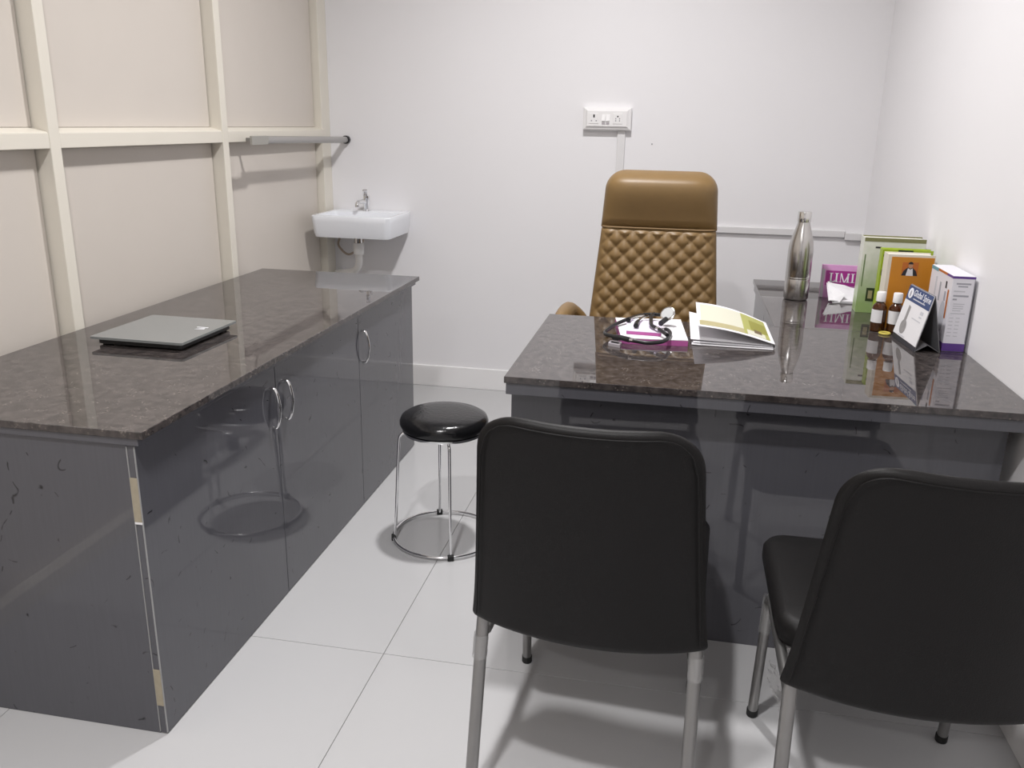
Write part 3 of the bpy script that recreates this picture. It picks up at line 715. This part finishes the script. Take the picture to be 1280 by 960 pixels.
g3, fc, m0 = board_book('orange_paperback', .716, .866, 3.125, .062, .258, CREAMC, CREAMC, CREAMC, 'orange fronted paperback with small portrait standing behind syrup bottles', rz=R(1.5), cov=.0012)
cp = pl_('cover_panel', .009, .147, .0, .249, ORANGE, fc, m0)
pl_('portrait_ground', .046, .098, .186, .232, ORED, fc, m0, .0009)
def cp_poly(nm, pts, m, d):
    bm = bmesh.new(); flat(bm, [m0 @ Vector((x, -d, z)) for x, z in pts], (0, .0002, 0)); return finish(nm, bm, m, fc, False, world=False)
cp_poly('portrait_coat', [(.046, .186), (.098, .186), (.092, .203), (.080, .214), (.064, .214), (.052, .203)], INK, .0013)
cp_poly('portrait_shirt', [(.060, .186), (.084, .186), (.080, .212), (.073, .207), (.065, .212)], PAPER, .0017)
cp_poly('portrait_head', [(.0725+.0075*math.cos(2*PI*k/14), .2215+.0105*math.sin(2*PI*k/14)) for k in range(14)], SKIN, .0019)
cp_poly('portrait_hair', [(.0725+.0082*math.cos(PI*k/8), .2255+.0085*math.sin(PI*k/8)) for k in range(9)], INK, .0021)

# purple packet with lettering, and leaflets before it
pk = thing('purple_packet', (.69, 3.665, ZD), 'purple printed packet leaning behind loose white leaflets', 'packet', R(-2))
bm = bmesh.new()
rs = []
for k in range(9):
    z = .132*k/8; d = .016*math.sin(PI*min(1, .12+.80*k/8))**.6+.001
    rs.append(rrect(-.10, .10, -d+.012*k/8, d+.012*k/8, min(d*.9, .012), z+.0002, 4))
rings(bm, rs); body = finish('pouch', bm, LILAC, pk, True, world=False)
tl = Matrix.Rotation(R(-5), 4, 'X')
def pk_box(nm, x0, x1, z0, z1, m, y):
    bm = bmesh.new(); box(bm, x0, x1, y-.0006, y, z0, z1, mtx=tl); return finish(nm, bm, m, body, False, world=False)
pk_box('side_band', -.0995, -.088, .0, .115, GREYP, -.0155)
pn = pk_box('title_panel', -.084, .095, .050, .110, PURP, -.0164)
def serif(ch, x, z, h, m):
    s = h*.13; bm = bmesh.new(); y = -.0172
    def rc(a, b, c, d): box(bm, a, b, y-.0005, y, c, d, mtx=tl)
    if ch in 'LI':
        rc(x+s*.9, x+s*2.1, z, z+h); rc(x, x+s*3, z, z+s*.45); rc(x, x+s*3, z+h-s*.45, z+h)
        if ch == 'L': rc(x+s, x+h*.62, z, z+s*.6); rc(x+h*.55, x+h*.62, z, z+s*1.9)
    if ch == 'M':
        W = h*.95
        rc(x+s*.5, x+s, z, z+h); rc(x+W-s*1.3, x+W-s*.1, z, z+h); rc(x-s*.3, x+s*1.6, z, z+s*.45); rc(x+W-s*2, x+W+s*.7, z, z+s*.45)
        n0 = len(bm.verts)
        for (a, b) in ((x+s*.4, x+W/2-s*.4), (x+W-s*.5, x+W/2)):
            flat(bm, [tl @ Vector(p) for p in ((a, y-.0005, z+h), (a+s*1.1, y-.0005, z+h), (b+s*.8, y-.0005, z), (b-s*.1, y-.0005, z))], (0, .0004, 0))
    return finish('letter', bm, m, body, False, world=False)
x = -.070
for ch, adv in (('L', .0215), ('I', .0195), ('M', .0425), ('I', .02)):
    serif(ch, x, .064, .037, WINK); x += adv
lf = thing('loose_leaflets', (.67, 3.58, ZD), 'crumpled white folded leaflets in front of the purple packet', 'leaflet')
def crump(x0, x1, y0, y1, a, b, seed, amp):
    def fn(u, v):
        n_ = noise.noise(Vector((u*3+seed, v*3, seed)))
        return Vector((x0+(x1-x0)*u, y0+(y1-y0)*v, ZD+.003+(a*(1-u)+b*u)*(.10+.90*v**1.2)+amp*(n_+.5)*(v*.9+.05)))
    return fn
sheet('leaflet', crump(.612, .742, 3.545, 3.632, .064, .034, 1, .008), 14, 6, .0012, PAPER, lf, False)
sheet('leaflet', crump(.622, .748, 3.548, 3.632, .040, .020, 5, .006), 14, 6, .0012, PAPER, lf, False)
sheet('leaflet', crump(.632, .752, 3.542, 3.630, .014, .009, 9, .004), 14, 6, .0012, PAPER, lf, False)
sheet('leaflet', lambda u, v: Vector((.625+.125*u, 3.540+.09*v, ZD+.0012)), 4, 4, .0012, PAPER, lf, False)
flato('flap', [(.607, 3.632, ZD+.066), (.612, 3.560, ZD+.004), (.652, 3.540, ZD+.004), (.672, 3.552, ZD+.036)], (.0006, .0012, .0006), PAPER, lf)

# syrup bottles
for k, (x, y) in enumerate(((.697, 3.068), (.748, 3.056))):
    mb = thing('syrup_bottle', (x, y, ZD), ['amber syrup bottle with white cap beside yellow ring on desktop', 'amber syrup bottle with white cap half hidden behind the tent calendar'][k], 'medicine bottle', 0, 'amber syrup bottles')
    c = (x, y, ZD)
    gl = latheo('glass_body', [(.012, .002), (.021, 0), (.0238, .003), (.0238, .078), (.0225, .086), (.017, .095), (.0115, .100), (.0115, .108), (.008, .108)], c, AMBER, mb, 32)
    latheo('syrup', [(.008, .004), (.0215, .004), (.0215, .074), (.008, .074)], c, SYRUP, mb, 28)
    latheo('cap', [(.011, .1035), (.0152, .104), (.0155, .107), (.0150, .134), (.0135, .1365), (.001, .137)], c, WPL, mb, 28)
    bm = bmesh.new(); A0, A1 = R(172), R(286); n = 14
    for j in range(n):
        a, b = A0+(A1-A0)*j/n, A0+(A1-A0)*(j+1)/n
        q = [Vector((x+.0243*math.cos(t), y+.0243*math.sin(t), ZD+z)) for t, z in ((a, .032), (b, .032), (b, .076), (a, .076))]
        bm.faces.new([bm.verts.new(p) for p in q])
    bmesh.ops.remove_doubles(bm, verts=bm.verts, dist=1e-6); bmesh.ops.solidify(bm, geom=bm.faces[:], thickness=.0004)
    tag(finish('paper_label', bm, PAPER, mb, True), 'plain white paper label')
tag(tubeo('yellow_ring', [(.713+.0165*math.cos(2*PI*k/28), 3.020+.0165*math.sin(2*PI*k/28), ZD+.0036) for k in range(28)], .0035, YEL, None, 8, True), 'small yellow plastic ring lying before the syrup bottle', 'ring')

# tent calendar
cl = thing('tent_calendar', (.775, 2.89, ZD), 'blue headed tent desk calendar leaning open beside the white carton', 'calendar')
A0, A1 = Vector((.734, 3.002, ZD)), Vector((.752, 2.785, ZD))            # foot of the front leaf
B0, B1 = Vector((.812, 3.010, ZD)), Vector((.829, 2.797, ZD))            # foot of the back leaf
T0, T1 = Vector((.772, 3.006, ZD+.178)), Vector((.790, 2.791, ZD+.178))
nf = (A1-A0).cross(T0-A0).normalized()
if nf.x > 0: nf = -nf
flato('front_board', [A0, A1, T1, T0], -nf*.0018, CARD, cl)
flato('back_board', [B0, T0, T1, B1], Vector((.0016, 0, 0)), CARD, cl)
def fp(u, v, d=0): return A0.lerp(A1, u).lerp(T0.lerp(T1, u), v)+nf*d
flato('base_fold', [A0+Vector((.002, 0, .001)), A1+Vector((.002, 0, .001)), A1.lerp(B1, .5)+Vector((0, 0, .022)), A0.lerp(B0, .5)+Vector((0, 0, .022))], (0, 0, .0014), CARD, cl)
flato('base_fold', [B0+Vector((-.002, 0, .001)), B1+Vector((-.002, 0, .001)), A1.lerp(B1, .5)+Vector((0, 0, .022)), A0.lerp(B0, .5)+Vector((0, 0, .022))], (0, 0, .0014), CARD, cl)
pg = flato('page', [fp(0, .085, .0004), fp(1, .085, .0004), fp(1, .985, .0004), fp(0, .985, .0004)], nf*.0022, PAPER, cl)
flato('header', [fp(0, .725, .0027), fp(1, .725, .0027), fp(1, .985, .0027), fp(0, .985, .0027)], nf*.0003, BLUEH, cl)
flato('base_strip', [fp(0, 0, .0003), fp(1, 0, .0003), fp(1, .08, .0003), fp(0, .08, .0003)], nf*.0012, CARDI, cl)
ex_ = (A1-A0).normalized(); ey_ = (T0-A0); ey_ = (ey_-ex_*ey_.dot(ex_)).normalized()
def fmat(u, v, d):
    p = fp(u, v, d); z = ex_.cross(ey_)
    return Matrix(((ex_.x, ey_.x, z.x, p.x), (ex_.y, ey_.y, z.y, p.y), (ex_.z, ey_.z, z.z, p.z), (0, 0, 0, 1)))
def fpoly(nm, pts, m, d): return flato(nm, [fp(u, v, d) for u, v in pts], nf*.0003, m, cl)
texto('header_text', 'Global Spine', .030, fmat(.61, .885, .0034), WINK, cl, italic=.1)
fpoly('header_line', [(.30, .775), (.80, .775), (.80, .795), (.30, .795)], INKL, .0031)
fpoly('emblem', [(.14+.095*math.cos(2*PI*k/24), .855+.095*math.sin(2*PI*k/24)) for k in range(24)], WINK, .0031)
fpoly('emblem_mark', [(.14+.03*math.cos(2*PI*k/16), .845+.06*math.sin(2*PI*k/16)) for k in range(16)], INKG, .0035)
fpoly('tool_shaft', [(.24, .36), (.33, .36), (.34, .64), (.25, .66)], GREYART, .0028)
fpoly('tool_head', [(.30+.12*math.cos(2*PI*k/20), .265+.13*math.sin(2*PI*k/20)) for k in range(20)], GREYART, .0031)
for (u0, u1, v0, v1) in ((.74, .86, .60, .66), (.74, .84, .54, .57), (.50, .86, .47, .49), (.22, .5, .10, .12)): fpoly('printed_text', [(u0, v0), (u1, v0), (u1, v1), (u0, v1)], INKL, .0028)

# white carton with violet bands
cb = thing('white_carton', (.873, 2.93, ZD), 'tall white carton with violet bands standing against the side wall', 'carton')
cx0, cx1, cy0, cy1, hz = .841, .906, 2.822, 3.06, .238
bd = boxo('box', (cx0, cx1, cy0, cy1, ZD, ZD+hz), CARTON, cb, .0012)
def cf(nm, x0, x1, z0, z1, m, d=.0004): return boxo(nm, (cx0+x0, cx0+x1, cy0-d, cy0, ZD+z0, ZD+z1), m, bd, 0)
def cs(nm, y0, y1, z0, z1, m, d=.0004): return boxo(nm, (cx0-d, cx0, cy0+y0, cy0+y1, ZD+z0, ZD+z1), m, bd, 0)
cf('violet_band', 0, .065, .001, .026, VIOLET); cf('violet_band', 0, .065, .230, .2375, VIOLET); cs('violet_band', 0, .238, .001, .026, VIOLET)
cs('top_stripe', 0, .06, .230, .2375, VIOLET); cs('top_stripe', .06, .16, .230, .2375, ORED); cs('top_stripe', .16, .238, .226, .2375, TEAL)
cf('seam', .0625, .0645, .03, .229, INKG)
for (x0, x1, z, hh, m) in ((.012, .054, .212, .005, INKG), (.018, .046, .204, .004, INKG), (.008, .04, .189, .004, INKL), (.008, .052, .174, .0055, INKG), (.008, .02, .163, .005, INKG),
        (.012, .044, .150, .003, INKL), (.012, .042, .143, .003, INKL), (.012, .042, .136, .003, INKL), (.012, .036, .129, .003, INKL), (.008, .05, .120, .003, INKL)): cf('printed_line', x0, x1, z, z+hh, m)
for k in range(6):
    z = .106-.0115*k; cf('printed_line', .007, .019, z, z+.0025, INKL); cf('printed_line', .026, .038, z, z+.0025, INKL)
for (y0, z0, z1, m) in ((.05, .19, .212, INK), (.05, .15, .18, INKG), (.11, .14, .20, INKG), (.02, .10, .19, ORED), (.16, .15, .21, INKL)): cs('side_lettering', y0, y0+.014, z0, z1, m)
bm = bmesh.new()
for (yc, zc, ry, rz_) in ((.06, .10, .03, .05), (.13, .08, .035, .055)):
    flat(bm, [(cx0-.0004, cy0+yc+ry*math.cos(2*PI*k/18), ZD+zc+rz_*math.sin(2*PI*k/18)) for k in range(18)], (.0003, 0, 0))
finish('side_picture', bm, INKL, bd)
